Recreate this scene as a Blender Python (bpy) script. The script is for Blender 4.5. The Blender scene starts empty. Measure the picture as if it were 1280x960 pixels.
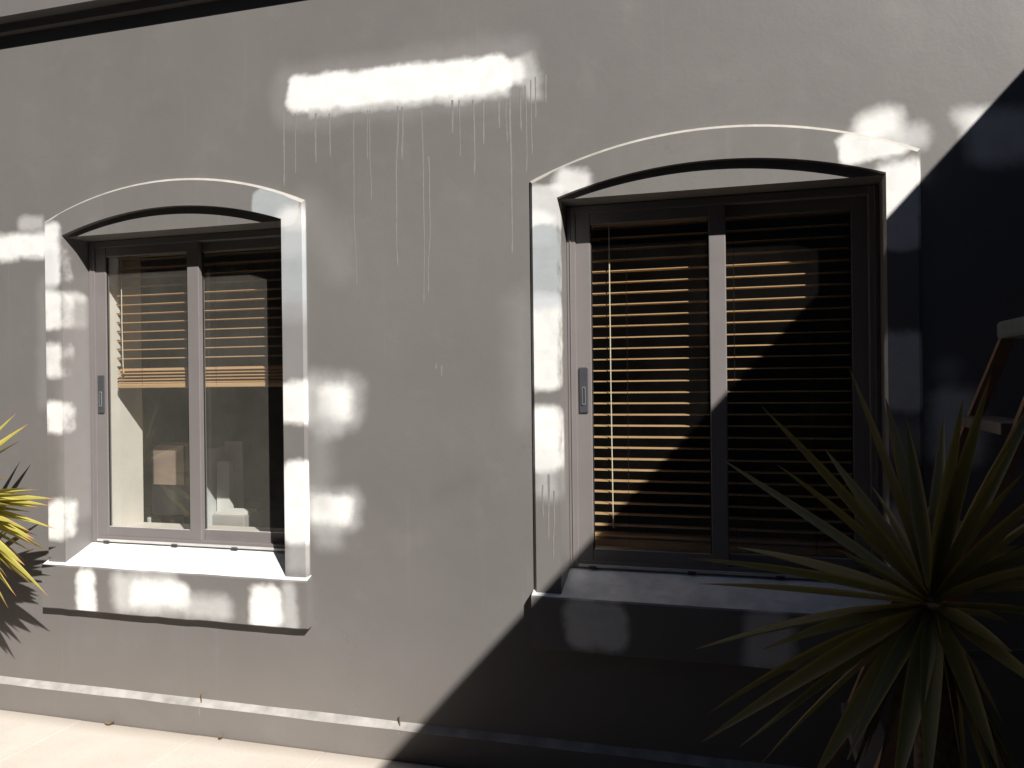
import bpy, bmesh, math, random
from mathutils import Vector, Matrix
random.seed(7)
scene = bpy.context.scene
C = scene.collection

# ------------------------------------------------------------------ camera
G = 0.135                                   # floor level
cam_d = bpy.data.cameras.new('camera')
cam = bpy.data.objects.new('camera', cam_d); C.objects.link(cam)
R_ = Vector((0.95955, 0.28131, -0.01165)); U_ = Vector((0.01065, 0.0051, 0.99993)); F_ = Vector((-0.28135, 0.9596, -0.0019))
m = Matrix((R_, U_, -F_)).transposed().to_4x4()
m.translation = Vector((3.0437, -2.9406, 1.6))
cam.matrix_world = m
cam_d.sensor_fit = 'HORIZONTAL'; cam_d.sensor_width = 36.0
cam_d.lens = 1020.0 / 1280.0 * 36.0
cam_d.clip_start = 0.05; cam_d.clip_end = 500
scene.camera = cam

# ------------------------------------------------------------------ sky, sun, exposure
SA, SB = 1.0, 1.10                          # sunlight runs along (-SA, +1, -SB)
sun_el = math.atan2(SB, math.hypot(SA, 1.0))
w = bpy.data.worlds.new('World'); scene.world = w; w.use_nodes = True
nt = w.node_tree; nt.nodes.clear()
out = nt.nodes.new('ShaderNodeOutputWorld'); bg = nt.nodes.new('ShaderNodeBackground')
sky = nt.nodes.new('ShaderNodeTexSky'); sky.sky_type = 'NISHITA'; sky.sun_disc = False
sky.sun_elevation = sun_el
sky.sun_rotation = math.atan2(SA, -1.0)     # azimuth of the sun, clockwise from +Y
nt.links.new(sky.outputs[0], bg.inputs[0]); nt.links.new(bg.outputs[0], out.inputs[0])
sky.altitude = 1200; sky.air_density = 0.6; sky.dust_density = 0.2; sky.ozone_density = 1.5
bg.inputs[1].default_value = 0.05
sd = bpy.data.lights.new('sun', 'SUN'); sd.energy = 5.0; sd.angle = math.radians(0.5); sd.color = (1.0, 0.96, 0.91)
so = bpy.data.objects.new('sun', sd); C.objects.link(so)
so.rotation_euler = Vector((-SA, 1.0, -SB)).to_track_quat('-Z', 'Y').to_euler()
so.location = (6, -6, 8)
scene.view_settings.view_transform = 'Standard'; scene.view_settings.look = 'None'
scene.view_settings.exposure = 0.55; scene.view_settings.gamma = 1.0

# ------------------------------------------------------------------ material helpers
class NT:
    def __init__(s, name):
        s.m = bpy.data.materials.new(name); s.m.use_nodes = True; s.t = s.m.node_tree
        s.b = s.t.nodes['Principled BSDF']; s.out = s.t.nodes['Material Output']
    def n(s, typ, **k):
        x = s.t.nodes.new(typ)
        for a, v in k.items(): setattr(x, a, v)
        return x
    def l(s, a, b): s.t.links.new(a, b)
    def math(s, op, a, b=None, c=None, clamp=False):
        x = s.n('ShaderNodeMath', operation=op, use_clamp=clamp)
        for i, v in enumerate((a, b, c)):
            if v is None: continue
            if isinstance(v, (int, float)): x.inputs[i].default_value = v
            else: s.l(v, x.inputs[i])
        return x.outputs[0]
    def vm(s, op, a, b=None, o=0):
        x = s.n('ShaderNodeVectorMath', operation=op)
        for i, v in enumerate((a, b)):
            if v is None: continue
            if isinstance(v, tuple): x.inputs[i].default_value = v
            else: s.l(v, x.inputs[i])
        return x.outputs[o]
    def noise(s, vec, scale, detail=3, rough=.55, color=False):
        x = s.n('ShaderNodeTexNoise'); x.inputs['Scale'].default_value = scale
        x.inputs['Detail'].default_value = detail; x.inputs['Roughness'].default_value = rough
        s.l(vec, x.inputs['Vector']); return x.outputs['Color' if color else 'Fac']
    def mapr(s, v, a, b, c=0., d=1., typ='LINEAR'):
        x = s.n('ShaderNodeMapRange', interpolation_type=typ)
        s.l(v, x.inputs[0])
        for i, q in zip((1, 2, 3, 4), (a, b, c, d)): x.inputs[i].default_value = q
        return x.outputs[0]
    def mix(s, f, a, b):
        x = s.n('ShaderNodeMix', data_type='RGBA')
        if isinstance(f, (int, float)): x.inputs[0].default_value = f
        else: s.l(f, x.inputs[0])
        for i, v in ((6, a), (7, b)):
            if isinstance(v, tuple): x.inputs[i].default_value = (*v[:3], 1)
            else: s.l(v, x.inputs[i])
        return x.outputs[2]
    def bump(s, h, strength, dist=.01, prev=None):
        x = s.n('ShaderNodeBump'); x.inputs['Strength'].default_value = strength; x.inputs['Distance'].default_value = dist
        s.l(h, x.inputs['Height'])
        if prev is not None: s.l(prev, x.inputs['Normal'])
        return x.outputs[0]

def simple(name, col, rough=.5, metal=0., var=.12, vscale=9., bump=.1, bscale=120., spec=.5, fine=.0):
    k = NT(name); g = k.n('ShaderNodeNewGeometry').outputs['Position']
    a = k.noise(g, vscale, 4)
    d = tuple(c * (1 - var) for c in col); e = tuple(min(1, c * (1 + var)) for c in col)
    k.l(k.mix(k.mapr(a, .3, .7), d, e), k.b.inputs['Base Color'])
    k.l(k.mapr(k.noise(g, vscale * 3, 3), .3, .7, max(.02, rough - .08), min(1, rough + .08)), k.b.inputs['Roughness'])
    k.b.inputs['Metallic'].default_value = metal
    k.b.inputs['Specular IOR Level'].default_value = spec
    if bump: k.l(k.bump(k.noise(g, bscale, 3), bump, .002), k.b.inputs['Normal'])
    return k.m

WALL = (.174, .163, .156)
def render_mat(name, patches, base=WALL, rough=.47, grain=1.0, streaks=False):
    """painted render with patches of primer / filler and of painted-in glow; patch = (x, z, half_w, half_h, rotation, soft, colour, opacity)"""
    k = NT(name); P = k.n('ShaderNodeNewGeometry').outputs['Position']
    big = k.noise(P, 1.3, 4, .6); mid = k.noise(P, 5.5, 5, .6); fine = k.noise(P, 60, 4, .65)
    col = k.mix(k.mapr(big, .32, .68), tuple(c * .94 for c in base), tuple(c * 1.07 for c in base))
    col = k.mix(k.mapr(mid, .56, .80, 0, .30), col, tuple(c * 1.35 + .01 for c in base))
    col = k.mix(k.mapr(fine, .55, .8, 0, .25), col, tuple(c * .72 for c in base))
    # vertical water marks
    sc = k.vm('MULTIPLY', P, (26., 26., .8))
    col = k.mix(k.mapr(k.noise(sc, 1.0, 4, .6), .62, .82, 0, .22), col, tuple(c * 1.55 for c in base))
    zz = k.n('ShaderNodeSeparateXYZ'); k.l(P, zz.inputs[0])      # rain splash at the foot, hairline cracks
    col = k.mix(k.math('MULTIPLY', k.mapr(k.math('ADD', zz.outputs[2], k.math('MULTIPLY', mid, .5)), .5, .9, 1, 0), .22), col, (.20, .16, .125))
    vo = k.n('ShaderNodeTexVoronoi', feature='DISTANCE_TO_EDGE'); vo.inputs['Scale'].default_value = .9
    k.l(k.vm('ADD', P, k.vm('MULTIPLY', k.noise(P, 3, 5, .7, True), (.5, .5, .5))), vo.inputs['Vector'])
    col = k.mix(k.math('MULTIPLY', k.mapr(vo.outputs[0], 0, .003, .22, 0), k.mapr(big, .48, .6)), col, tuple(c * .5 for c in base))
    if patches:
        n1 = k.vm('SUBTRACT', k.noise(P, 9, 3, .6, True), (.5, .5, .5)); n2 = k.vm('SUBTRACT', k.noise(P, 45, 3, .6, True), (.5, .5, .5))
        x = k.vm('ADD', P, k.vm('MULTIPLY', n1, (.06, .0, .06))); x = k.vm('ADD', x, k.vm('MULTIPLY', n2, (.006, .0, .006)))
        brush = k.noise(k.vm('MULTIPLY', P, (7., 7., 60.)), 1.0, 4, .6)
        blot = k.noise(P, 16, 4, .6)
        opn = k.math('MULTIPLY', k.mapr(brush, .25, .5, .93, 1.), k.mapr(blot, .28, .55, .85, 1.))
        prime = None
        for pt in patches:
            (px, pz, hw, hh, rot, soft, pc, op) = pt[:8]; py, hy = pt[8:] if len(pt) > 8 else (-.02, .045)
            soft *= 1.35; rr = max(min(hw, hh) * .6, soft * .5)
            v = k.vm('SUBTRACT', x, (px, py, pz))
            if rot:
                r = k.n('ShaderNodeVectorRotate', rotation_type='Y_AXIS'); k.l(v, r.inputs['Vector']); r.inputs['Angle'].default_value = rot
                v = r.outputs[0]
            q = k.vm('MAXIMUM', k.vm('SUBTRACT', k.vm('ABSOLUTE', v), (hw - rr, hy, hh - rr)), (0, 0, 0))
            d = k.vm('LENGTH', q, None, 1)
            mk = k.math('MULTIPLY', k.mapr(d, rr - soft * .5, rr + soft * .5, 1., 0., 'SMOOTHSTEP'), k.math('MULTIPLY', opn, op))
            col = k.mix(mk, col, pc)
            prime = mk if prime is None else k.math('MAXIMUM', prime, mk)
        k.l(k.math('ADD', k.mapr(mid, .3, .7, rough - .05, rough + .05), k.math('MULTIPLY', prime, .25), clamp=True), k.b.inputs['Roughness'])
    else:
        k.l(k.mapr(mid, .3, .7, rough - .05, rough + .05), k.b.inputs['Roughness'])
    k.l(col, k.b.inputs['Base Color'])
    b = k.bump(big, .2 * grain, .02); b = k.bump(mid, .22 * grain, .004, b); b = k.bump(fine, .25 * grain, .0015, b)
    k.l(b, k.b.inputs['Normal'])
    return k.m

WH = (.86, .85, .82); OW = (.62, .62, .60); BG = (.40, .43, .44); BW = (.55, .58, .60); GLOW = (.33, .32, .31)  # last tone paints soft glow halos around the primer patches
D = 2.2613                                   # distance from one window to the next
wall_p = [
 (1.735, 2.770, .56, .125, 0.0, .07, GLOW, .35),  # painted glow around the long primer patch
 (1.715, 2.770, .475, .075, -.025, .022, WH, 1.), (2.20, 2.765, .045, .045, 0, .03, WH, .9),
 (1.76, 2.69, .42, .016, -.02, .02, OW, .5), (2.27, 2.74, .03, .09, .2, .03, OW, .5),
 (1.42, 1.535, .13, .10, 0, .08, OW, .65), (1.44, 1.53, .075, .07, 0, .04, WH, 1.), (1.42, 1.45, .055, .06, 0, .05, OW, .5),
 (1.43, 1.10, .115, .075, 0, .06, OW, .6), (1.42, 1.10, .09, .055, 0, .03, WH, 1.), (1.40, 1.01, .06, .07, 0, .06, OW, .35),
 (-.25, 2.245, .26, .055, 0, .035, WH, .95), (-.08, 2.345, .07, .03, 0, .03, OW, .6),
 (3.455, 2.435, .07, .05, .2, .05, WH, .9), (3.55, 2.385, .055, .04, .2, .04, OW, .7), (3.715, 2.445, .035, .03, .4, .04, OW, .6),
 (3.90, 2.37, .18, .085, 0, .06, WH, .9),
 (3.68, 1.44, .075, .12, 0, .06, WH, .9), (3.66, 1.62, .04, .04, 0, .05, BW, .45),
 (1.95, 1.20, .10, .03, .4, .06, (.13, .12, .11), .45), (2.22, 1.70, .04, .25, 0, .12, GLOW, .35),
 (1.37, 1.33, .05, .25, 0, .07, GLOW, .45), (-.02, 1.80, .03, .3, 0, .05, GLOW, .35), (1.40, 2.2, .07, .2, .5, .1, GLOW, .25),  # soft painted glow beside the jambs and patches
]
trimL = [ # left window surround
 (.105, 1.945, .03, .08, 0, .035, WH, .75, .055, .045), (.105, 1.5, .03, .5, 0, .05, (.25, .235, .225), .8, .06, .09),  # primer on the reveal, then its pale glow painted in
 (.045, 2.20, .048, .14, 0, .03, WH, .9), (.02, 2.10, .05, .10, 0, .04, OW, .6), (.05, 1.945, .055, .085, 0, .03, WH, .9), (.05, 1.72, .045, .075, 0, .03, WH, .85),
 (.055, 1.47, .05, .07, 0, .03, WH, .95), (.06, 1.01, .05, .085, 0, .03, WH, .9),
 (1.185, 2.33, .105, .09, .15, .012, BG, .9), (1.27, 2.22, .06, .10, 0, .05, WH, .7), (1.27, 2.05, .075, .19, 0, .04, BG, .85), (1.27, 1.75, .07, .18, 0, .06, (.27, .26, .26), .7),
 (1.28, 1.53, .09, .085, 0, .03, WH, .95), (1.29, 1.12, .09, .17, 0, .03, WH, 1.), (1.28, .90, .06, .06, 0, .05, OW, .4),
 (.24, .70, .05, .10, 0, .025, WH, .95), (.55, .715, .17, .085, 0, .05, OW, .85), (.62, .72, .15, .05, 0, .03, WH, .95), (.85, .68, .12, .05, 0, .05, OW, .7),
 (1.14, .70, .075, .09, .1, .03, WH, .95), (1.25, .71, .03, .1, 0, .03, OW, .6)]
trimR = [
 (D+.055, 2.245, .07, .085, 0, .02, OW, .95), (D+.03, 2.17, .06, .06, 0, .03, WH, .8), (D+.16, 2.33, .07, .05, -.3, .03, WH, .75), (D+.05, 2.05, .06, .13, 0, .015, BG, .95),
 (D+.05, 1.74, .062, .17, 0, .025, WH, .92), (D+.05, 1.90, .06, .03, 0, .02, BW, .9), (D+.05, 1.39, .065, .12, 0, .03, WH, 1.), (D+.05, 1.25, .055, .08, 0, .06, OW, .5),
 
 (D+1.18, 2.375, .11, .055, .12, .02, WH, .9), (D+1.26, 2.21, .07, .10, 0, .03, WH, .9), (D+1.26, 2.07, .07, .055, 0, .02, WH, .9),
 (D+1.26, 1.62, .07, .13, 0, .03, WH, .9), (D+1.27, 1.40, .06, .06, 0, .05, OW, .35), (D+1.26, 1.06, .07, .13, 0, .04, WH, .7),
 (D+.24, .725, .115, .085, 0, .03, WH, .85), (D+.20, .70, .05, .04, 0, .04, WH, .5), (D+.83, .71, .08, .10, 0, .04, WH, .7)]
M = {}
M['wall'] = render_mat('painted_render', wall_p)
M['surround_l'] = render_mat('surround_paint_left', trimL, tuple(c * 1.06 for c in WALL), .42, .6)
M['surround_r'] = render_mat('surround_paint_right', trimR, tuple(c * 1.06 for c in WALL), .42, .6)
M['plain'] = render_mat('plain_render', [], WALL)
M['boundary'] = render_mat('boundary_render', [], (.06, .05, .042), .8)  # dark so the unseen courtyard walls return little light
M['ledge'] = simple('dusty_ledge', (.36, .34, .32), .7, vscale=14, var=.25)
M['edge'] = simple('bare_edge', (.40, .38, .345), .6, vscale=20, var=.15)
M['drip'] = simple('dried_drip', (.235, .22, .205), .5, vscale=40, var=.1)
M['frame'] = simple('powder_coated_aluminium', (.190, .172, .168), .38, .0, .04, 6, .04, 900)
M['gasket'] = simple('black_rubber', (.015, .015, .015), .6)
M['track'] = simple('pale_track', (.55, .54, .52), .4)
M['handle'] = simple('dark_handle', (.055, .058, .065), .35, .0, .1)
M['handle_lip'] = simple('worn_lip', (.32, .33, .35), .3, .6)
M['inner'] = simple('cream_plaster', (.70, .66, .60), .8, vscale=5, var=.05)
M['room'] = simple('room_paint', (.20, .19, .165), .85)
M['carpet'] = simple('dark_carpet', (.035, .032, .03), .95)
M['desk'] = simple('desk_laminate', (.10, .095, .09), .5)
M['black'] = simple('black_plastic', (.02, .02, .022), .4)
M['tray'] = simple('tray_plastic', (.38, .37, .35), .6)
M['tan'] = simple('tan_board', (.25, .185, .15), .7)
M['paper'] = simple('office_paper', (.78, .77, .74), .8, var=.03)
M['ivory'] = simple('grey_cabinet', (.60, .62, .62), .6)
M['cord'] = simple('blind_cord', (.72, .66, .52), .7)
M['cap'] = simple('ladder_cap', (.17, .20, .20), .5)
M['fibre'] = simple('brown_fibreglass', (.30, .165, .10), .5, vscale=20, var=.2)
M['alu'] = simple('dull_aluminium', (.16, .14, .13), .5, .3, .1)
M['rubber'] = simple('ladder_rubber', (.03, .03, .03), .8)
M['trunk'] = simple('yucca_bark', (.14, .10, .065), .9, vscale=60, var=.5, bump=.8, bscale=60)
M['dead'] = simple('dry_leaf', (.17, .115, .06), .8, vscale=30, var=.3)
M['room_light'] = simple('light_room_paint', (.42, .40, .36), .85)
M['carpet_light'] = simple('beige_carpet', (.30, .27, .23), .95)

# sill primer: brushed white over grey, mottled
k = NT('sill_primer'); P = k.n('ShaderNodeNewGeometry').outputs['Position']
a = k.noise(P, 6, 5, .62); b = k.noise(k.vm('MULTIPLY', P, (9., 30., 30.)), 1, 4, .6)
c = k.mix(k.mapr(a, .35, .62), (.60, .62, .63), (.90, .90, .90)); c = k.mix(k.mapr(b, .55, .75, 0, .35), c, (.40, .42, .43))
k.l(c, k.b.inputs['Base Color']); k.b.inputs['Roughness'].default_value = .48
k.l(k.bump(k.noise(P, 70, 4), .3, .001), k.b.inputs['Normal']); M['sill'] = k.m
# wood slats
k = NT('varnished_slat'); P = k.n('ShaderNodeNewGeometry').outputs['Position']
a = k.noise(k.vm('MULTIPLY', P, (2.5, 60., 60.)), 1, 4, .6)
k.l(k.mix(k.mapr(a, .3, .7), (.52, .32, .16), (.66, .45, .25)), k.b.inputs['Base Color']); k.b.inputs['Roughness'].default_value = .38; M['wood'] = k.m
# glass: thin sheet with a film of dust, thickened on the left to paint in haze
def glass_mat(name, d0, d1):
    k = NT(name); k.t.nodes.remove(k.b)
    tr = k.n('ShaderNodeBsdfTransparent'); tr.inputs[0].default_value = (.96, .965, .955, 1)
    gl = k.n('ShaderNodeBsdfGlossy'); gl.inputs['Roughness'].default_value = .02
    dfs = k.n('ShaderNodeBsdfDiffuse'); dfs.inputs[0].default_value = (.55, .52, .46, 1)
    geo = k.n('ShaderNodeNewGeometry')
    fr = k.n('ShaderNodeFresnel'); k.l(k.mapr(geo.outputs['Backfacing'], 0, 1, 1.5, 1 / 1.5), fr.inputs[0])
    P = geo.outputs['Position']
    mx = k.n('ShaderNodeMixShader'); k.l(fr.outputs[0], mx.inputs[0]); k.l(tr.outputs[0], mx.inputs[1]); k.l(gl.outputs[0], mx.inputs[2])
    m2 = k.n('ShaderNodeMixShader'); k.l(k.mapr(k.noise(P, 3.0, 4), .3, .75, d0, d1), m2.inputs[0])
    k.l(mx.outputs[0], m2.inputs[1]); k.l(dfs.outputs[0], m2.inputs[2]); k.l(m2.outputs[0], k.out.inputs[0]); return k.m
M['glass_hazed'] = glass_mat('hazed_window_glass', .035, .065); M['glass_clean'] = glass_mat('clean_window_glass', .001, .006)  # left panes: pale diffuse film paints in lens haze
# yucca leaf: uv.x across, uv.y along
def leaf_mat(name, mid, edge, tip):
    k = NT(name); uv = k.n('ShaderNodeUVMap').outputs[0]; s = k.n('ShaderNodeSeparateXYZ'); k.l(uv, s.inputs[0])
    u = k.math('ABSOLUTE', k.math('SUBTRACT', s.outputs[0], .5)); P = k.n('ShaderNodeNewGeometry').outputs['Position']
    rnd = k.n('ShaderNodeObjectInfo').outputs['Random']
    st = k.noise(k.vm('MULTIPLY', uv, (34., 1.2, 1.)), 1., 3, .6)
    col = k.mix(k.mapr(st, .3, .7), mid, tuple(x * 1.5 for x in mid))
    col = k.mix(k.mapr(k.math('ADD', u, k.math('MULTIPLY', st, .08)), .36, .50), col, edge)
    col = k.mix(k.math('MULTIPLY', rnd, .45), col, edge)
    t = k.math('ADD', s.outputs[1], k.math('MULTIPLY', k.math('SUBTRACT', st, .5), .06))
    col = k.mix(k.mapr(t, .90, .97), col, tip)
    col = k.mix(k.mapr(k.noise(P, 70, 3), .66, .74, 0, .6), col, tip)
    k.l(col, k.b.inputs['Base Color']); k.b.inputs['Roughness'].default_value = .42
    tl = k.n('ShaderNodeBsdfTranslucent'); k.l(col, tl.inputs[0]); mx = k.n('ShaderNodeMixShader'); mx.inputs[0].default_value = .22
    k.l(k.b.outputs[0], mx.inputs[1]); k.l(tl.outputs[0], mx.inputs[2]); k.l(mx.outputs[0], k.out.inputs[0])
    k.l(k.bump(st, .25, .001), k.b.inputs['Normal']); return k.m
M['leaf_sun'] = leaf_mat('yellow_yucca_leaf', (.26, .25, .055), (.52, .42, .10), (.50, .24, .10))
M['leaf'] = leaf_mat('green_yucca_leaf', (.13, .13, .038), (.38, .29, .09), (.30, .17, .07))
# paving
k = NT('sandy_paving'); P = k.n('ShaderNodeNewGeometry').outputs['Position']; rnd = k.n('ShaderNodeObjectInfo').outputs['Random']
a = k.noise(P, 3, 5, .62); b = k.noise(P, 90, 4, .6)
c = k.mix(k.mapr(a, .3, .7), (.57, .52, .455), (.69, .64, .57)); c = k.mix(k.mapr(b, .5, .75, 0, .3), c, (.42, .37, .31))
c = k.mix(k.math('MULTIPLY', rnd, .25), c, (.60, .50, .42))
zz = k.n('ShaderNodeSeparateXYZ'); k.l(P, zz.inputs[0])
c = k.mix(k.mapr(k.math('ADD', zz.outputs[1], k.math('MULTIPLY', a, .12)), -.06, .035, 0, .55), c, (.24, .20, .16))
k.l(c, k.b.inputs['Base Color']); k.b.inputs['Roughness'].default_value = .8
k.l(k.bump(b, .4, .0015), k.b.inputs['Normal']); M['paving'] = k.m
M['soil'] = simple('ground_concrete', (.30, .28, .25), .9, vscale=4, var=.15)

# ------------------------------------------------------------------ object helpers
def mesh_obj(name, bm, mat, parent=None, smooth=False, kind=None, label=None):
    me = bpy.data.meshes.new(name)
    bmesh.ops.recalc_face_normals(bm, faces=bm.faces)
    bm.to_mesh(me); bm.free()
    if smooth:
        for p in me.polygons: p.use_smooth = True
    for mt in (mat if isinstance(mat, (list, tuple)) else [mat]): me.materials.append(mt)
    o = bpy.data.objects.new(name, me); C.objects.link(o)
    if parent is not None:                      # meshes are drawn in world coordinates: cancel the parent's place
        o.parent = parent
        o.matrix_parent_inverse = world(parent).inverted()
    if kind: o['kind'] = kind
    if label: o['label'] = label
    return o
def world(o):
    mm = Matrix.LocRotScale(o.location, o.rotation_euler, o.scale)
    return (world(o.parent) @ o.matrix_parent_inverse @ mm) if o.parent else mm
def thing(name, label, cat, loc, group=None):
    o = bpy.data.objects.new(name, None); C.objects.link(o); o.location = loc; o.empty_display_size = .1
    o['label'] = label; o['category'] = cat
    if group: o['group'] = group
    return o
def box(bm, x0, x1, y0, y1, z0, z1, bev=0., mi=0):
    r = bmesh.ops.create_cube(bm, size=1.)
    for v in r['verts']:
        v.co = Vector(((x0 + x1) / 2 + v.co.x * (x1 - x0), (y0 + y1) / 2 + v.co.y * (y1 - y0), (z0 + z1) / 2 + v.co.z * (z1 - z0)))
    fs = set(f for v in r['verts'] for f in v.link_faces)
    for f in fs: f.material_index = mi
    if bev:
        es = list(set(e for v in r['verts'] for e in v.link_edges))
        bmesh.ops.bevel(bm, geom=es, offset=bev, segments=2, affect='EDGES', profile=.5)
    return r['verts']
def B(name, dims, mat, parent, bev=0., **k):
    bm = bmesh.new(); box(bm, *dims, bev=bev); return mesh_obj(name, bm, mat, parent, **k)
def tube(bm, pts, rads, seg=8, cap=True):
    rings = []
    for i, p in enumerate(pts):
        p = Vector(p); t = (Vector(pts[min(i + 1, len(pts) - 1)]) - Vector(pts[max(i - 1, 0)])).normalized()
        a = t.orthogonal().normalized() if abs(t.z) > .99 else t.cross(Vector((0, 0, 1))).normalized(); b = t.cross(a)
        r = rads[i] if isinstance(rads, (list, tuple)) else rads
        rings.append([bm.verts.new(p + (a * math.cos(q) + b * math.sin(q)) * r) for q in [2 * math.pi * j / seg for j in range(seg)]])
    for i in range(len(rings) - 1):
        for j in range(seg): bm.faces.new((rings[i][j], rings[i][(j + 1) % seg], rings[i + 1][(j + 1) % seg], rings[i + 1][j]))
    if cap: bm.faces.new(rings[0][::-1]); bm.faces.new(rings[-1])
def beam(bm, a, b, wx, wy):
    """square section bar from a to b, half sizes wx (along X-ish) and wy (along Y)"""
    a = Vector(a); b = Vector(b); t = (b - a).normalized(); y = Vector((0, 1, 0)); x = y.cross(t).normalized(); y = t.cross(x)
    vs = [bm.verts.new(p + x * sx * wx + y * sy * wy) for p in (a, b) for sx, sy in ((-1, -1), (1, -1), (1, 1), (-1, 1))]
    for f in ((3, 2, 1, 0), (4, 5, 6, 7), (0, 1, 5, 4), (1, 2, 6, 5), (2, 3, 7, 6), (3, 0, 4, 7)): bm.faces.new([vs[i] for i in f])

# ------------------------------------------------------------------ the house
W, IN = 1.32, .105                    # surround width, border width
Z_SP, Z_CR = 2.347, 2.485             # outer springing, outer crown
I_SP, I_CR = 2.277, 2.367             # inner springing, inner crown
Z_AP, Z_SILL, Z_BACK = .618, .812, .885
XL, XR, ZT = -6.0, 4.5, 4.3
YW = .135                             # front of the window frame
def arc(x0, x1, zs, zc, n=28):
    h = (x1 - x0) / 2; s = zc - zs; r = (h * h + s * s) / (2 * s); cx = (x0 + x1) / 2; cz = zc - r
    return [(x0 + (x1 - x0) * i / n, cz + math.sqrt(max(0, r * r - (x0 + (x1 - x0) * i / n - cx) ** 2))) for i in range(n + 1)]

house = thing('house', 'taupe painted rendered house wall with two arched windows and white primer patches', 'house', (2.2, 0, G))
bm = bmesh.new()
def quadY(bm, x0, x1, z0, z1, y=0., z0b=None, z1b=None):
    z0b = z0 if z0b is None else z0b; z1b = z1 if z1b is None else z1b
    bm.faces.new([bm.verts.new(q) for q in ((x0, y, z0), (x1, y, z0b), (x1, y, z1b), (x0, y, z1))])
edges_x = [XL, IN, W - IN, D + IN, D + W - IN, XR]
for i in (0, 2, 4): quadY(bm, edges_x[i], edges_x[i + 1], 0., ZT)
for x0 in (0, D):
    A = arc(x0 + IN, x0 + W - IN, I_SP, I_CR)
    for (xa, za), (xb, zb) in zip(A[:-1], A[1:]): quadY(bm, xa, xb, za + .002, ZT, 0., zb + .002)
    quadY(bm, x0 + IN, x0 + W - IN, 0., Z_SILL - .03)
bmesh.ops.remove_doubles(bm, verts=bm.verts, dist=1e-5)
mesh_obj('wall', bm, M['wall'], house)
# wall thickness beyond the openings: top, left end
B('roof_slab', (XL, XR + .3, .001, 3.8, ZT, ZT + .15), M['plain'], house)
B('end_wall', (XL - .2, XL, .0, 3.8, 0., ZT), M['plain'], house)

# plinth with a chamfered dusty ledge
bm = bmesh.new()
pts = [(-.001, .277), (-.025, .252), (-.029, .14), (-.03, G - .05)]
N = 60
rows = [[bm.verts.new((XL + (XR - XL) * i / N, y + (0 if j == 0 else random.uniform(-.0016, .0016)), z + (random.uniform(-.002, .002) if j < 2 else 0))) for i in range(N + 1)] for j, (y, z) in enumerate(pts)]
for j in range(3):
    for i in range(N):
        f = bm.faces.new((rows[j][i], rows[j][i + 1], rows[j + 1][i + 1], rows[j + 1][i])); f.material_index = 1 if j == 0 else 0
mesh_obj('plinth', bm, [M['plain'], M['ledge']], house)
# small rusty nails left standing on the ledge, each with a pale streak
for x in (.803, 1.712):
    bm = bmesh.new(); tube(bm, [(x, -.012, .262), (x + .002, -.014, .305)], .0025, 6); mesh_obj('nail', bm, M['dead'], house)
    bm = bmesh.new(); box(bm, x - .003, x + .003, -.0262, -.0252, .15, .245); mesh_obj('paint_drip', bm, M['drip'], house)

# cornice at the top
bm = bmesh.new()
prof = [(0, 3.213), (-.034, 3.213), (-.038, 3.249), (-.09, 3.253), (-.092, 3.34), (-.11, 3.36), (-.11, 3.46), (-.02, 3.50), (0, 3.50)]
for (y0, z0), (y1, z1) in zip(prof[:-1], prof[1:]):
    bm.faces.new([bm.verts.new(q) for q in ((XL, y0, z0), (XR, y0, z0), (XR, y1, z1), (XL, y1, z1))])
bmesh.ops.remove_doubles(bm, verts=bm.verts, dist=1e-5)
mesh_obj('cornice', bm, M['plain'], house)

# paint runs under the long primer patch
for (x, z0, z1) in [(1.222, 2.716, 2.41), (1.369, 2.694, 2.493), (1.432, 2.688, 2.514), (1.54, 2.676, 1.995), (1.598, 2.684, 2.486), (1.61, 2.682, 2.327), (1.724, 2.685, 2.058), (1.747, 2.681, 2.473), (1.831, 2.658, 1.911), (1.853, 2.476, 1.948), (1.956, 2.684, 2.557), (1.985, 2.681, 2.465), (2.042, 2.675, 2.39), (2.081, 2.671, 2.501), (2.143, 2.667, 2.558), (2.172, 2.667, 2.498), (2.187, 2.665, 2.084), (2.228, 2.698, 2.537), (2.248, 2.708, 2.386), (2.269, 2.725, 2.446), (2.286, 2.735, 2.581), (2.325, 2.737, 2.632), (1.277, 2.704, 2.46), (1.877, 1.675, 1.655), (1.899, 1.668, 1.628), (2.322, 1.26, 1.02), (2.340, 1.20, .95), (2.30, 1.22, 1.10)]:
    yo = -.0162 if x > 2.29 and z0 < 1.5 else 0.
    bm = bmesh.new(); n = max(4, int((z0 - z1) / .03)); prev = None; ph = random.uniform(0, 6); am = random.uniform(.001, .006) * (z0 - z1) / .4
    wd = random.uniform(.002, .0042)
    for i in range(n + 1):
        t = i / n; z = z0 + (z1 - z0) * t; xx = x + am * math.sin(ph + t * 4) + am * .3 * math.sin(ph * 3 + t * 13)
        hw = wd * (1.1 - .5 * t) + (.0012 if i >= n - 1 else 0); hw = hw * (.5 if i == n else 1)
        cur = [bm.verts.new((xx - hw, yo - .0004, z)), bm.verts.new((xx, yo - .0008, z)), bm.verts.new((xx + hw, yo - .0004, z))]
        if prev:
            bm.faces.new((prev[0], prev[1], cur[1], cur[0])); bm.faces.new((prev[1], prev[2], cur[2], cur[1]))
        prev = cur
    mesh_obj('paint_drip', bm, M['drip'], house, smooth=True)

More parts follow.
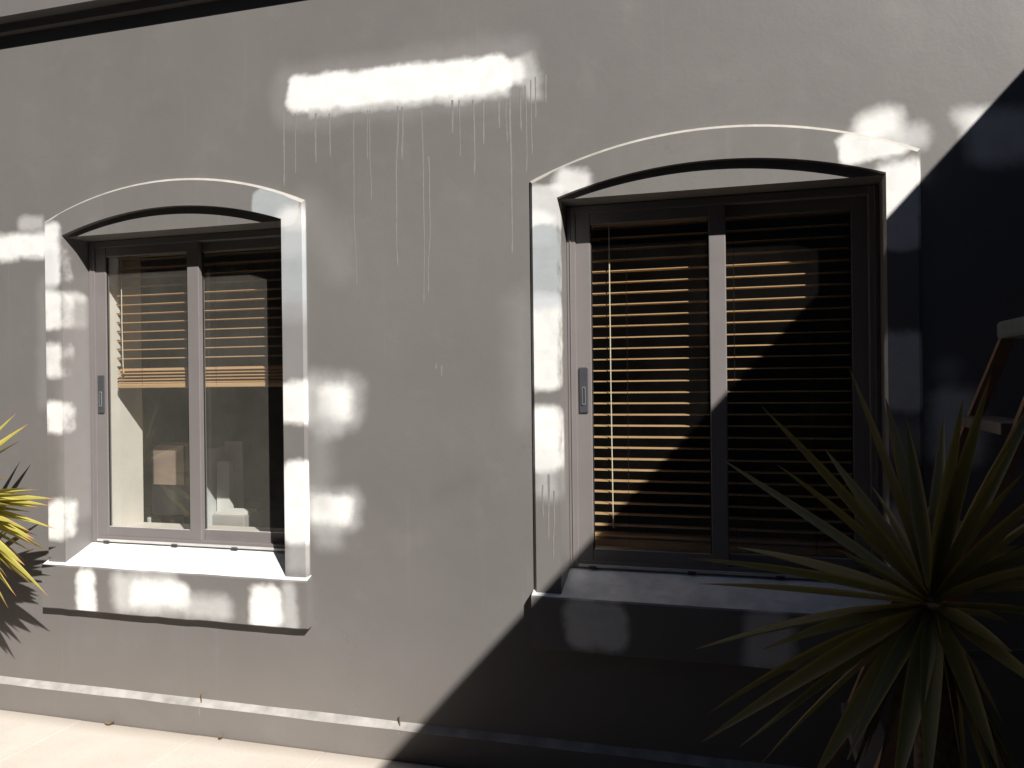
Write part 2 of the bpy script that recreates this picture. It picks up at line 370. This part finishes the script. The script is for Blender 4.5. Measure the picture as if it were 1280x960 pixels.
def sash(x0, x1, z0, z1, y0, y1, st, parent):
    """sliding sash: four bevelled bars, joined"""
    bm = bmesh.new(); b = .003
    box(bm, x0, x0 + st, y0, y1, z0, z1, b); box(bm, x1 - st, x1, y0, y1, z0, z1, b)
    box(bm, x0 + st - .0005, x1 - st + .0005, y0 + .0015, y1 - .001, z0, z0 + .045, b)
    box(bm, x0 + st - .0005, x1 - st + .0005, y0 + .0015, y1 - .001, z1 - .045, z1, b)
    return mesh_obj('sash', bm, M['frame'], parent)

def window(x0, surround_mat, glass):
    # surround: raised band with an arched head
    bm = bmesh.new(); y = -.016; ch = .011
    oa = arc(x0, x0 + W, Z_SP, Z_CR); ia = arc(x0 + IN, x0 + W - IN, I_SP, I_CR)
    outer = [(x0, Z_SILL)] + oa + [(x0 + W, Z_SILL)]
    inner = [(x0 + IN, Z_SILL)] + ia + [(x0 + W - IN, Z_SILL)]
    cxm = x0 + W / 2; chs = []
    for i, (x, z) in enumerate(outer):
        zz = z - (ch if 0 < i < len(outer) - 1 else 0); chs.append((x + (ch if x < cxm - .6 else (-ch if x > cxm + .6 else 0)), zz))
    def row(pp, yy): return [bm.verts.new((x, yy, z)) for x, z in pp]
    r0 = row(outer, .001); r1 = row(outer, y + ch); r2 = row(chs, y); r3 = row(inner, y); 
    def strip(a, b, mi=0):
        for i in range(len(a) - 1):
            f = bm.faces.new((a[i], a[i + 1], b[i + 1], b[i])); f.material_index = mi
    strip(r0, r1); strip(r1, r2); strip(r2, r3)
    for f in list(bm.faces):
        c = f.calc_center_median()
        if c.z > Z_SP - .0 and c.y > y + .0005 and abs(c.x - cxm) < .655: f.material_index = 1
    # jambs of the recess and the soffit of the arch
    ri = row([(x0 + IN, Z_SILL)] + ia + [(x0 + W - IN, Z_SILL)], .0105)
    strip(r3, ri)
    for xx in (x0 + IN, x0 + W - IN):
        bm.faces.new([bm.verts.new(q) for q in ((xx, .0105, Z_SILL - .02), (xx, .0105, I_SP), (xx, .26, I_SP), (xx, .26, Z_SILL - .02))])
    mesh_obj('window_surround', bm, [surround_mat, M['edge']], house)
    # board filling the head of the arch, flat underside
    bm = bmesh.new(); zb = 2.274
    top = [v for v in ia]; fr = [bm.verts.new((x, .010, z + .001)) for x, z in top]; lo = [bm.verts.new((x, .010, zb)) for x, z in top]; lb = [bm.verts.new((x, .26, zb)) for x, z in top]
    for i in range(len(fr) - 1):
        bm.faces.new((fr[i], fr[i + 1], lo[i + 1], lo[i])); bm.faces.new((lo[i], lo[i + 1], lb[i + 1], lb[i]))
    mesh_obj('arch_board', bm, M['plain'], house)
    # sill, sloping outwards, with the apron under it
    bm = bmesh.new(); e = .004
    sy = -.040; xs0, xs1 = x0 - .004, x0 + W + .006; n = 26
    def srow(fn): return [bm.verts.new(fn(xs0 + (xs1 - xs0) * i / n)) for i in range(n + 1)]
    ws = [random.uniform(-.0012, .0012) for _ in range(n + 1)]
    sr = [srow(lambda x: (x, .0, Z_SILL + .016)), srow(lambda x: (x, sy + .006, Z_SILL + .001)), srow(lambda x: (x, sy, Z_SILL - .005)), srow(lambda x: (x, sy, Z_AP + .004)), srow(lambda x: (x, sy + .004, Z_AP)), srow(lambda x: (x, .001, Z_AP + .004))]
    for j in range(1, 5):
        for i in range(n + 1): sr[j][i].co.z += ws[i] * (1 if j < 3 else 1.6)
    for j in range(5):
        for i in range(n):
            f = bm.faces.new((sr[j][i], sr[j][i + 1], sr[j + 1][i + 1], sr[j + 1][i])); f.material_index = 0 if j < 1 else 1
    for i in (0, n): bm.faces.new([sr[j][i] for j in range(6)]).material_index = 1
    v = [bm.verts.new(q) for q in ((x0 + IN, -.001, Z_SILL + .0155), (x0 + W - IN, -.001, Z_SILL + .0155), (x0 + W - IN, YW + .03, Z_BACK + .008), (x0 + IN, YW + .03, Z_BACK + .008))]
    bm.faces.new(v).material_index = 0
    mesh_obj('sill', bm, [M['sill'], surround_mat], house)
    # outer frame
    fx0, fx1, fz0, fz1 = x0 + IN + .001, x0 + W - IN - .001, Z_BACK, 2.272
    bm = bmesh.new(); t = .034
    box(bm, fx0, fx0 + t, YW, .20, fz0, fz1, .002); box(bm, fx1 - t, fx1, YW, .20, fz0, fz1, .002)
    box(bm, fx0 + t - .001, fx1 - t + .001, YW + .002, .198, fz0, fz0 + .030, .002); box(bm, fx0 + t - .001, fx1 - t + .001, YW + .002, .198, fz1 - .03, fz1, .002)
    for xx in (fx0 + .012, fx1 - .016): box(bm, xx, xx + .004, YW - .004, YW + .002, fz0 + .002, fz1 - .002, .001)   # ribs of the profile
    fr = mesh_obj('window_frame', bm, M['frame'], house)
    bm = bmesh.new(); box(bm, fx0 + t, fx1 - t, YW - .006, YW + .004, fz0 + .006, fz0 + .016, .001); mesh_obj('track', bm, M['track'], fr)
    for dx in (.18, .55, .86):
        bm = bmesh.new(); box(bm, x0 + dx, x0 + dx + .03, YW - .012, YW - .001, fz0 + .001, fz0 + .011, .002); mesh_obj('drain_cover', bm, M['handle'], fr)
    # sashes
    sz0, sz1 = fz0 + .028, fz1 - .028
    mid = x0 + .6625
    for (a, b, ya, yb, st) in ((fx0 + t - .003, mid + .035, .141, .165, .060), (mid - .027, fx1 - t + .003, .1695, .193, .056)):
        s = sash(a, b, sz0, sz1, ya, yb, st, house)
        B('glass_pane', (a + st - .004, b - st + .004, (ya + yb) / 2 - .0015, (ya + yb) / 2 + .0015, sz0 + .041, sz1 - .041), glass, s)
        bm = bmesh.new(); g = .004; yg = (ya + yb) / 2 - .006
        for dd in ((a + st, a + st + g, sz0 + .045, sz1 - .045), (b - st - g, b - st, sz0 + .045, sz1 - .045)): box(bm, dd[0], dd[1], yg, yg + .004, dd[2], dd[3])
        mesh_obj('gasket', bm, M['gasket'], s)
        bm = bmesh.new(); box(bm, a + st + g, b - st - g, ya + .001, ya + .0035, sz0 + .0452, sz0 + .0482); mesh_obj('glazing_bead', bm, M['track'], s)
        if ya < .15:
            hx = a + .012; bm = bmesh.new(); box(bm, hx, hx + .034, ya - .007, ya + .001, 1.480, 1.655, .003)
            h = mesh_obj('handle', bm, M['handle'], s)
            bm = bmesh.new(); n = 14; ring = []
            for q in range(n * 2):
                an = math.pi * q / n; cx, cz = hx + .018, 1.545; rx = .0075; zz = (.028 if math.sin(an) > 0 else -.028)
                ring.append((cx + rx * math.cos(an), cz + zz + rx * math.sin(an)))
            o1 = [bm.verts.new((x, ya - .0105, z)) for x, z in ring]; o2 = [bm.verts.new((hx + .018 + (x - hx - .018) * .55, ya - .0105, 1.545 + (z - 1.545) * .88)) for x, z in ring]
            o3 = [bm.verts.new((x, ya - .006, z)) for x, z in ring]
            L = len(ring)
            for i in range(L):
                bm.faces.new((o1[i], o1[(i + 1) % L], o2[(i + 1) % L], o2[i])); bm.faces.new((o1[i], o1[(i + 1) % L], o3[(i + 1) % L], o3[i]))
            mesh_obj('finger_pull', bm, M['handle_lip'], h)
    # plastered reveal inside, behind the frame
    bm = bmesh.new(); xa, xb, za, zb2, y0, y1 = x0 + .150, x0 + 1.170, .93, 2.24, .203, .42
    def q(*p): bm.faces.new([bm.verts.new(v) for v in p])
    q((xa, y0, za), (xa, y1, za), (xa, y1, zb2), (xa, y0, zb2)); q((xb, y0, za), (xb, y1, za), (xb, y1, zb2), (xb, y0, zb2))
    q((xa, y0, za), (xb, y0, za), (xb, y1, za), (xa, y1, za)); q((xa, y0, zb2), (xb, y0, zb2), (xb, y1, zb2), (xa, y1, zb2))
    for (a1, a2, b1, b2) in ((x0 + .09, xa, .8, 2.4), (xb, x0 + W - .09, .8, 2.4), (xa, xb, .8, za), (xa, xb, zb2, 2.4)):
        q((a1, y0, b1), (a2, y0, b1), (a2, y0, b2), (a1, y0, b2))
    mesh_obj('inner_reveal', bm, M['inner'], house)

window(0, M['surround_l'], M['glass_hazed']); window(D, M['surround_r'], M['glass_clean'])

# the room behind: walls, floor, ceiling
bm = bmesh.new(); rx0, rx1, ry0, ry1, rz0, rz1 = -1.8, 4.3, .42, 4.2, .12, 2.8
def q(*p): bm.faces.new([bm.verts.new(v) for v in p])
xs = [rx0, .150, 1.170, D + .150, D + 1.170, rx1]
for i in (0, 2, 4): q((xs[i], ry0, rz0), (xs[i + 1], ry0, rz0), (xs[i + 1], ry0, rz1), (xs[i], ry0, rz1))
for i in (1, 3):
    q((xs[i], ry0, rz0), (xs[i + 1], ry0, rz0), (xs[i + 1], ry0, .93), (xs[i], ry0, .93)); q((xs[i], ry0, 2.24), (xs[i + 1], ry0, 2.24), (xs[i + 1], ry0, rz1), (xs[i], ry0, rz1))
q((rx0, ry1, rz0), (rx1, ry1, rz0), (rx1, ry1, rz1), (rx0, ry1, rz1)); q((rx0, ry0, rz0), (rx0, ry1, rz0), (rx0, ry1, rz1), (rx0, ry0, rz1)); q((rx1, ry0, rz0), (rx1, ry1, rz0), (rx1, ry1, rz1), (rx1, ry0, rz1))
q((rx0, ry0, rz1), (rx1, ry0, rz1), (rx1, ry1, rz1), (rx0, ry1, rz1))
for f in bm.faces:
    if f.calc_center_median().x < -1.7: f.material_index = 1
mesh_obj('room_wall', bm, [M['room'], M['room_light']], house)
B('added_partition', (1.72, 1.82, ry0 + .001, ry1 - .001, rz0 - .01, rz1 - .001), M['room_light'], house)  # added to keep the left room's light out of the right room
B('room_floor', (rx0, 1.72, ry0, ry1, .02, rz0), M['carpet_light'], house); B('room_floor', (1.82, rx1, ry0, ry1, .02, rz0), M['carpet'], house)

# ------------------------------------------------------------------ wooden venetian blinds
def blind(x0, z_bot, z_top, pitch, stack, label, wand_x, wand_top, wand_bot):
    t = thing('venetian_blind', label, 'blind', (x0 + .66, .25, z_top + .08), 'wooden venetian blinds')
    xa, xb, ya, yb = x0 + .182, x0 + 1.145, .224, .272
    bm = bmesh.new(); box(bm, xa - .005, xb + .005, ya - .006, yb + .006, z_top + .035, z_top + .085, .002); mesh_obj('head_rail', bm, M['wood'], t)
    sm = bmesh.new(); n = 6; th = .0032
    up = []; dn = []
    for i in range(n + 1):
        f = i / n; yy = -.024 + .048 * f; c = .0022 * math.sin(math.pi * f)
        up.append([sm.verts.new((xx, yy, c + th / 2)) for xx in ((xa - xb) / 2, (xb - xa) / 2)]); dn.append([sm.verts.new((xx, yy, c - th / 2)) for xx in ((xa - xb) / 2, (xb - xa) / 2)])
    for i in range(n):
        sm.faces.new((up[i][0], up[i][1], up[i + 1][1], up[i + 1][0])); sm.faces.new((dn[i][0], dn[i + 1][0], dn[i + 1][1], dn[i][1]))
    sm.faces.new((up[0][0], dn[0][0], dn[0][1], up[0][1])); sm.faces.new((up[n][0], up[n][1], dn[n][1], dn[n][0]))
    for s in (0, 1): sm.faces.new([up[i][s] for i in range(n + 1)] + [dn[i][s] for i in range(n, -1, -1)])
    bmesh.ops.recalc_face_normals(sm, faces=sm.faces)
    me = bpy.data.meshes.new('slat'); sm.to_mesh(me); sm.free(); me.materials.append(M['wood'])
    def slat(z, tilt=0., dy=0.):
        o = bpy.data.objects.new('slat', me); C.objects.link(o); o.parent = t
        o.location = Vector(((xa + xb) / 2, (ya + yb) / 2 + dy, z)) - t.location
        o.rotation_euler = (tilt, random.uniform(-.0012, .0012), random.uniform(-.001, .001))
    z = z_top; zstack = z_bot + .022 + stack * .0145
    while z > zstack + pitch * .6:
        slat(z + random.uniform(-.001, .001), random.uniform(-.01, .03)); z -= pitch
    for i in range(stack): slat(z_bot + .029 + i * .0145, random.uniform(-.01, .02) + .24, random.uniform(-.001, .001))
    bm = bmesh.new(); box(bm, xa, xb, ya - .001, yb + .001, z_bot, z_bot + .020, .003); mesh_obj('bottom_rail', bm, M['wood'], t)
    for cx in (xa + .14, (xa + xb) / 2 + .06, xb - .14):
        for yy in (ya - .0012, yb + .0012):
            bm = bmesh.new(); tube(bm, [(cx, yy, z_top + .04), (cx, yy, z_bot + .01)], .0006, 5); mesh_obj('ladder_cord', bm, M['gasket'], t)
    bm = bmesh.new(); tube(bm, [(wand_x, ya - .014, z_top + .05), (wand_x + .001, ya - .015, (wand_top + wand_bot) / 2), (wand_x + .004, ya - .014, wand_bot)], .0022, 6); mesh_obj('pull_cord', bm, M['cord'], t)
    bm = bmesh.new(); tube(bm, [(wand_x + .004, ya - .014, wand_bot + .005), (wand_x + .006, ya - .014, wand_bot - .02), (wand_x + .006, ya - .014, wand_bot - .03)], [.002, .005, .003], 8); mesh_obj('cord_tassel', bm, M['wood'], t)
blind(0, 1.594, 2.196, .0422, 5, 'brown wooden venetian blind pulled halfway up behind the left window', .222, 2.1, 1.69)
blind(D, .955, 2.203, .0432, 2, 'brown wooden venetian blind let right down behind the right window with slats open', D + .258, 2.1, 1.06)

# ------------------------------------------------------------------ office things seen through the left window
t = thing('desk', 'dark office desk in the room behind the left window', 'desk', (.0, 1.15, .12))
B('desk_top', (-.95, .95, .47, 1.80, .745, .775), M['desk'], t, .003)
for x in (-.92, .92):
    for y in (.50, 1.77): B('leg', (x - .02, x + .02, y - .02, y + .02, .12, .745), M['black'], t)
t = thing('monitor', 'small dark monitor with a tan screen behind the left pane of the left window', 'monitor', (.22, .57, .775))
B('screen', (.135, .315, .512, .5185, 1.105, 1.305), M['tan'], t); B('casing', (.115, .385, .519, .545, .95, 1.322), M['black'], t, .004)
B('stand', (.20, .27, .546, .565, .79, 1.1), M['black'], t, .004); B('foot', (.12, .36, .50, .66, .776, .79), M['black'], t, .003)
t = thing('paper_tray', 'low white paper tray on the desk behind the right pane of the left window', 'tray', (.59, .54, .775))
B('box', (.505, .685, .475, .61, .776, .97), M['tray'], t, .004)
for i in range(3): B('sheet', (.515 + .003 * i, .675 - .004 * i, .485, .60, .971 + .005 * i, .975 + .005 * i), M['paper'], t)
t = thing('file_holder', 'pale grey file holder standing on the desk beside the meeting stiles of the left window', 'file holder', (.34, .78, .775))
B('back_panel', (.31, .42, .85, .858, .776, 1.30), M['ivory'], t); B('side_panel', (.302, .309, .70, .858, .776, 1.27), M['ivory'], t); B('folder', (.325, .40, .76, .80, .785, 1.2), M['paper'], t)
bm = bmesh.new(); tube(bm, [(.06, .60, .776), (.06, .60, .78), (.06, .60, .92), (.06, .60, .923)], [.026, .03, .034, .032], 18)
t = mesh_obj('cup', bm, M['ivory'], None, True); t['label'] = 'small pale cup on the office desk at the foot of the dark monitor'; t['category'] = 'cup'

# ------------------------------------------------------------------ courtyard: side wing, unseen walls added to cut sky light, floor
wing = thing('side_wing', 'shaded side wing of the house closing the courtyard on the right', 'wall', (XR, -3, G))
bm = bmesh.new(); box(bm, XR, XR + .3, -5.598, -.0, 0., .785 + 1.10 * (XR - 2.256)); mesh_obj('wall', bm, M['boundary'], wing)
bw = thing('sky_blocker', 'unseen tall dark building behind the viewer across the courtyard', 'blocker', (0, -5.6, G))
bm = bmesh.new(); box(bm, -5.2, 4.0, -6.2, -5.6, 0., 10.); mesh_obj('wall', bm, M['boundary'], bw)  # added out of view, blocks sky and bounce light
bm = bmesh.new(); box(bm, 4.002, 14., -6.2, -5.6, 0., 5.5); mesh_obj('lower_blocker', bm, M['boundary'], bw)  # lower added block, cuts floor bounce but lets sun reach the wall
bl = thing('side_blocker', 'unseen high dark wall added on the left to cut sky light', 'wall', (-5.2, -3, G))
bm = bmesh.new(); box(bm, -5.4, -5.2, -6.2, -.002, 0., 9.0); mesh_obj('wall', bm, M['boundary'], bl)  # added out of view, raised to block sky light

bm = bmesh.new(); bmesh.ops.create_grid(bm, x_segments=1, y_segments=1, size=300.)
for v in bm.verts: v.co.z = G - .022
g = mesh_obj('ground', bm, M['soil'], None, kind='structure')
pb = bmesh.new(); s = .597; box(pb, -s / 2, s / 2, -s / 2, s / 2, -.03, 0, .0012)
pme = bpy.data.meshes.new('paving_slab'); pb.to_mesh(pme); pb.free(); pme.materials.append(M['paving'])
patio = bpy.data.objects.new('patio', bpy.data.meshes.new('patio')); C.objects.link(patio)
pm = bmesh.new(); 
for (a, b, c, d) in ((-5.2, XR, -8.0, -.0305),):
    pm.faces.new([pm.verts.new(v) for v in ((a, c, G - .008), (b, c, G - .008), (b, d, G - .008), (a, d, G - .008))])
pm.to_mesh(patio.data); pm.free(); patio.data.materials.append(M['soil']); patio['kind'] = 'structure'
for i in range(16):
    for j in range(13):
        o = bpy.data.objects.new('paving_slab', pme); C.objects.link(o); o.parent = patio
        o.location = (-4.9 + .6 * i, -.332 - .6 * j, G + random.uniform(-.001, .001)); o.rotation_euler = (random.uniform(-.001, .001), random.uniform(-.001, .001), random.choice((0, 1, 2, 3)) * math.pi / 2)

# ------------------------------------------------------------------ yuccas
def leaf(base, tip, width, sag, roll, mat, parent, n=10):
    base = Vector(base); tip = Vector(tip); L = (tip - base).length; d = (tip - base).normalized()
    mid = (base + tip) / 2 + Vector((0, 0, 1)) * sag * L
    bm = bmesh.new(); uvl = bm.loops.layers.uv.new('UVMap'); rows = []
    side0 = d.cross(Vector((0, 0, 1)))
    if side0.length < .1: side0 = d.cross(Vector((1, 0, 0)))
    side0 = Matrix.Rotation(roll, 3, d) @ side0.normalized()
    for i in range(n + 1):
        t = i / n; p = base * (1 - t) ** 2 + mid * 2 * t * (1 - t) + tip * t * t
        w_ = width * (.45 + .55 * min(1, t / .3)) * (max(0., 1 - max(0, (t - .35) / .65) ** 1.7)) + .0012
        nm = side0.cross(d).normalized(); fold = w_ * .38
        rows.append(([bm.verts.new(p - side0 * w_ / 2 + nm * fold * .5), bm.verts.new(p - nm * fold * .4), bm.verts.new(p + side0 * w_ / 2 + nm * fold * .5)], t))
    for (a, ta), (b, tb) in zip(rows[:-1], rows[1:]):
        for jj in (0, 1):
            f = bm.faces.new((a[jj], a[jj + 1], b[jj + 1], b[jj]))
            for lp, uv in zip(f.loops, ((jj / 2, ta), ((jj + 1) / 2, ta), ((jj + 1) / 2, tb), (jj / 2, tb))): lp[uvl].uv = uv
    me = bpy.data.meshes.new('leaf'); bm.to_mesh(me); bm.free(); me.materials.append(mat)
    for p in me.polygons: p.use_smooth = True
    o = bpy.data.objects.new('leaf', me); C.objects.link(o); o.parent = parent; o.matrix_parent_inverse = world(parent).inverted()
    return o
def yucca(label, Cn, tips, extra, mat, foot, width, seed, lens=(.34, .5), az=None, r=.022):
    random.seed(seed); Cn = Vector(Cn)
    t = thing('yucca_plant', label, 'yucca', (foot[0], foot[1], G))
    bm = bmesh.new(); f = Vector((foot[0], foot[1], G - .01)); n = 16; pts = []; rr = []
    for i in range(n + 1):
        q = i / n; p = f.lerp(Cn - Vector((0, 0, .02)), q) + Vector((.02 * math.sin(q * 4), .02 * math.sin(q * 3 + 1), 0)) * (1 - q); pts.append(p); rr.append((.055 - .022 * q) * (1 + .08 * (i % 2)))
    tube(bm, pts, rr, 12); mesh_obj('trunk', bm, M['trunk'], t, True)
    for tp in tips:
        tp = Vector(tp); d = (tp - Cn).normalized(); L = (tp - Cn).length
        leaf(Cn + d * r + Vector((0, 0, -.012)), tp, width * random.uniform(.85, 1.1) * min(1.1, L / .5 + .25), random.uniform(-.01, .06), random.uniform(-.5, .5), mat, t)
    for i in range(extra):
        el = math.radians(random.uniform(-70, 80)); a = random.uniform(*(az or (0, 2 * math.pi))); L = random.uniform(*lens)
        d = Vector((math.cos(a) * math.cos(el), math.sin(a) * math.cos(el), math.sin(el)))
        tp = Cn + d * L + Vector((0, 0, -.05 * math.cos(el)))
        leaf(Cn + d * r * .9 + Vector((0, 0, -.03 if el < 0 else 0)), tp, width * random.uniform(.75, 1.05), random.uniform(.0, .07), random.uniform(-.7, .7), mat, t)
    for i in range(16):      # withered skirt hanging down the trunk
        a = random.uniform(0, 2 * math.pi); L = random.uniform(.25, .42)
        d = Vector((math.cos(a) * .45, math.sin(a) * .45, -1)).normalized()
        o = leaf(Cn + Vector((math.cos(a), math.sin(a), 0)) * .03 - Vector((0, 0, .06)), Cn + d * L - Vector((0, 0, .05)), width * .6, .06, random.uniform(-1, 1), M['dead'], t)
        o.name = 'dry_leaf'
    return t
RT = [(3.263, -0.888, 1.626), (3.343, -0.874, 1.553), (3.06, -1.505, 1.555), (2.971, -0.91, 1.411), (3.086, -1.411, 1.448), (3.316, -0.842, 1.343), (3.0, -0.797, 1.176), (2.942, -1.593, 1.312), (3.173, -1.512, 1.322), (2.908, -0.834, 1.086), (2.952, -1.597, 1.166), (3.057, -1.586, 1.171), (2.937, -0.992, 0.821), (2.965, -1.645, 1.039), (3.022, -1.639, 1.036), (3.053, -1.064, 0.75), (3.119, -1.65, 0.989), (3.175, -1.635, 1.031), (3.217, -1.76, 1.028), (3.268, -1.718, 1.025), (3.417, -1.547, 1.184), (3.364, -1.687, 1.06), (3.438, -1.696, 1.164), (3.46, -1.661, 1.349), (3.766, -0.867, 1.371), (3.472, -1.597, 1.463), (3.362, -1.514, 1.564), (3.392, -1.547, 1.601), (3.668, -0.895, 1.6), (3.447, -1.488, 1.513), (3.805, -0.876, 1.061), (3.457, -0.915, 1.514), (3.144, -0.946, 0.812), (3.208, -0.874, 1.436), (3.492, -0.935, 0.65)]
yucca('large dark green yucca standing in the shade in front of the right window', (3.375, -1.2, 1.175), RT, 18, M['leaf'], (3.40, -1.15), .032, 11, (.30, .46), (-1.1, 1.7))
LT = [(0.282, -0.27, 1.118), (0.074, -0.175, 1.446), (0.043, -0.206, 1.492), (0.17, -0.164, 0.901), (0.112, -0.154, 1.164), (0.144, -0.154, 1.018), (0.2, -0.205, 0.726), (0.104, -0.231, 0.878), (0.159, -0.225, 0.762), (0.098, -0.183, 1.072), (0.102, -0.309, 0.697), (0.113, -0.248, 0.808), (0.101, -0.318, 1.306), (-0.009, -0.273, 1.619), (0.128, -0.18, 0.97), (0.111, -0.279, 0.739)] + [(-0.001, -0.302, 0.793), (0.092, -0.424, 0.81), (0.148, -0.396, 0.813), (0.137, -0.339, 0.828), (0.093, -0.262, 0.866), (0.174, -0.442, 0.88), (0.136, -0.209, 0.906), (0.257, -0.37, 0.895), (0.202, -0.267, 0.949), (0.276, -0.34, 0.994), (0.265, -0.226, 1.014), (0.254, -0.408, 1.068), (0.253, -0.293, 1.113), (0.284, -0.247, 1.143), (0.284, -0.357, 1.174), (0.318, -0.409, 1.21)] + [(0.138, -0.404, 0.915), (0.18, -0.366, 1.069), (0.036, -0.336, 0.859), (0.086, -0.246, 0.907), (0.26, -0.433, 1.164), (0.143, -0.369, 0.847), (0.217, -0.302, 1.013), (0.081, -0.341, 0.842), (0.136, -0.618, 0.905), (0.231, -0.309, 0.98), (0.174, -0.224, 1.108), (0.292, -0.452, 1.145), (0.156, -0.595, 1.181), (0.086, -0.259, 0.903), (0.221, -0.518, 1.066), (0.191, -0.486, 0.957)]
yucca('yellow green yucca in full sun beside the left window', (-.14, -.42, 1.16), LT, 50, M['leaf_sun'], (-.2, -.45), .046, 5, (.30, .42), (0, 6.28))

# ------------------------------------------------------------------ stepladder in the shade, climbing towards +X
lad = thing('stepladder', 'brownish stepladder with pale cap standing in shade right of the right window', 'ladder', (3.5, -.65, G))
yf, yn = -.45, -.85; top = Vector((3.715, 0, 1.72)); sl = .37
def rail_x(z, s): return top.x - (top.z - z) * s
for y in (yf, yn):
    dy = .05 * (1 if y == yf else -1)
    bm = bmesh.new(); beam(bm, (rail_x(G, sl), y + dy, G + .02), (top.x, y, top.z), .017, .013)
    rl = mesh_obj('front_rail', bm, M['fibre'], lad); B('foot', (rail_x(G, sl) - .04, rail_x(G, sl) + .04, y + dy - .018, y + dy + .018, G, G + .035), M['rubber'], rl, .004)
    bm = bmesh.new(); beam(bm, (top.x + .75, y + dy, G + .02), (top.x + .09, y, top.z), .022, .010)
    rl = mesh_obj('rear_rail', bm, M['fibre'], lad); B('foot', (top.x + .72, top.x + .78, y + dy - .016, y + dy + .016, G, G + .03), M['rubber'], rl, .004)
for i in range(5):
    z = 1.495 - .275 * i; x = rail_x(z, sl); e = .05 * (top.z - z) / (top.z - G)
    B('step', (x - .045, x + .045, yn + .011 - e, yf - .011 + e, z - .028, z), M['alu'], lad, .003)
for z in (1.25, .8, .4):
    x = top.x + .09 + (top.z - z) * .415; B('rear_brace', (x - .008, x + .008, yn, yf, z - .012, z + .012), M['alu'], lad)
bm = bmesh.new(); box(bm, top.x - .028, top.x + .16, yn - .022, yf + .022, top.z - .018, top.z + .03, .010); mesh_obj('top_cap', bm, M['cap'], lad)
for y in (yf - .012, yn + .012):
    bm = bmesh.new(); beam(bm, (rail_x(.95, sl) + .02, y, .95), (top.x + .38, y, 1.02), .010, .0025); mesh_obj('spreader_bar', bm, M['alu'], lad)

# ------------------------------------------------------------------ small litter along the plinth
for (x, y, rot, lab) in ((.363, -.05, .4, 'small curled dry leaf on the paving left of the plinth nails'), (.92, -.047, 2.2, 'small curled dry leaf on the paving under the left window')):
    bm = bmesh.new(); pr = None
    for i in range(6):
        q = i / 5; wv = .009 * math.sin(math.pi * min(.98, q + .05)); a = Vector((q * .04 - .02, 0, .004 + .012 * (q - .5) ** 2 * 4))
        cur = [bm.verts.new(a + Vector((0, -wv, .004))), bm.verts.new(a), bm.verts.new(a + Vector((0, wv, .005)))]
        if pr: bm.faces.new((pr[0], pr[1], cur[1], cur[0])); bm.faces.new((pr[1], pr[2], cur[2], cur[1]))
        pr = cur
    o = mesh_obj('fallen_leaf', bm, M['dead'], None, True); o.location = (x, y, G + .001); o.rotation_euler = (0, 0, rot); o['label'] = lab; o['category'] = 'leaf'; o['group'] = 'dry leaves lying along the plinth'
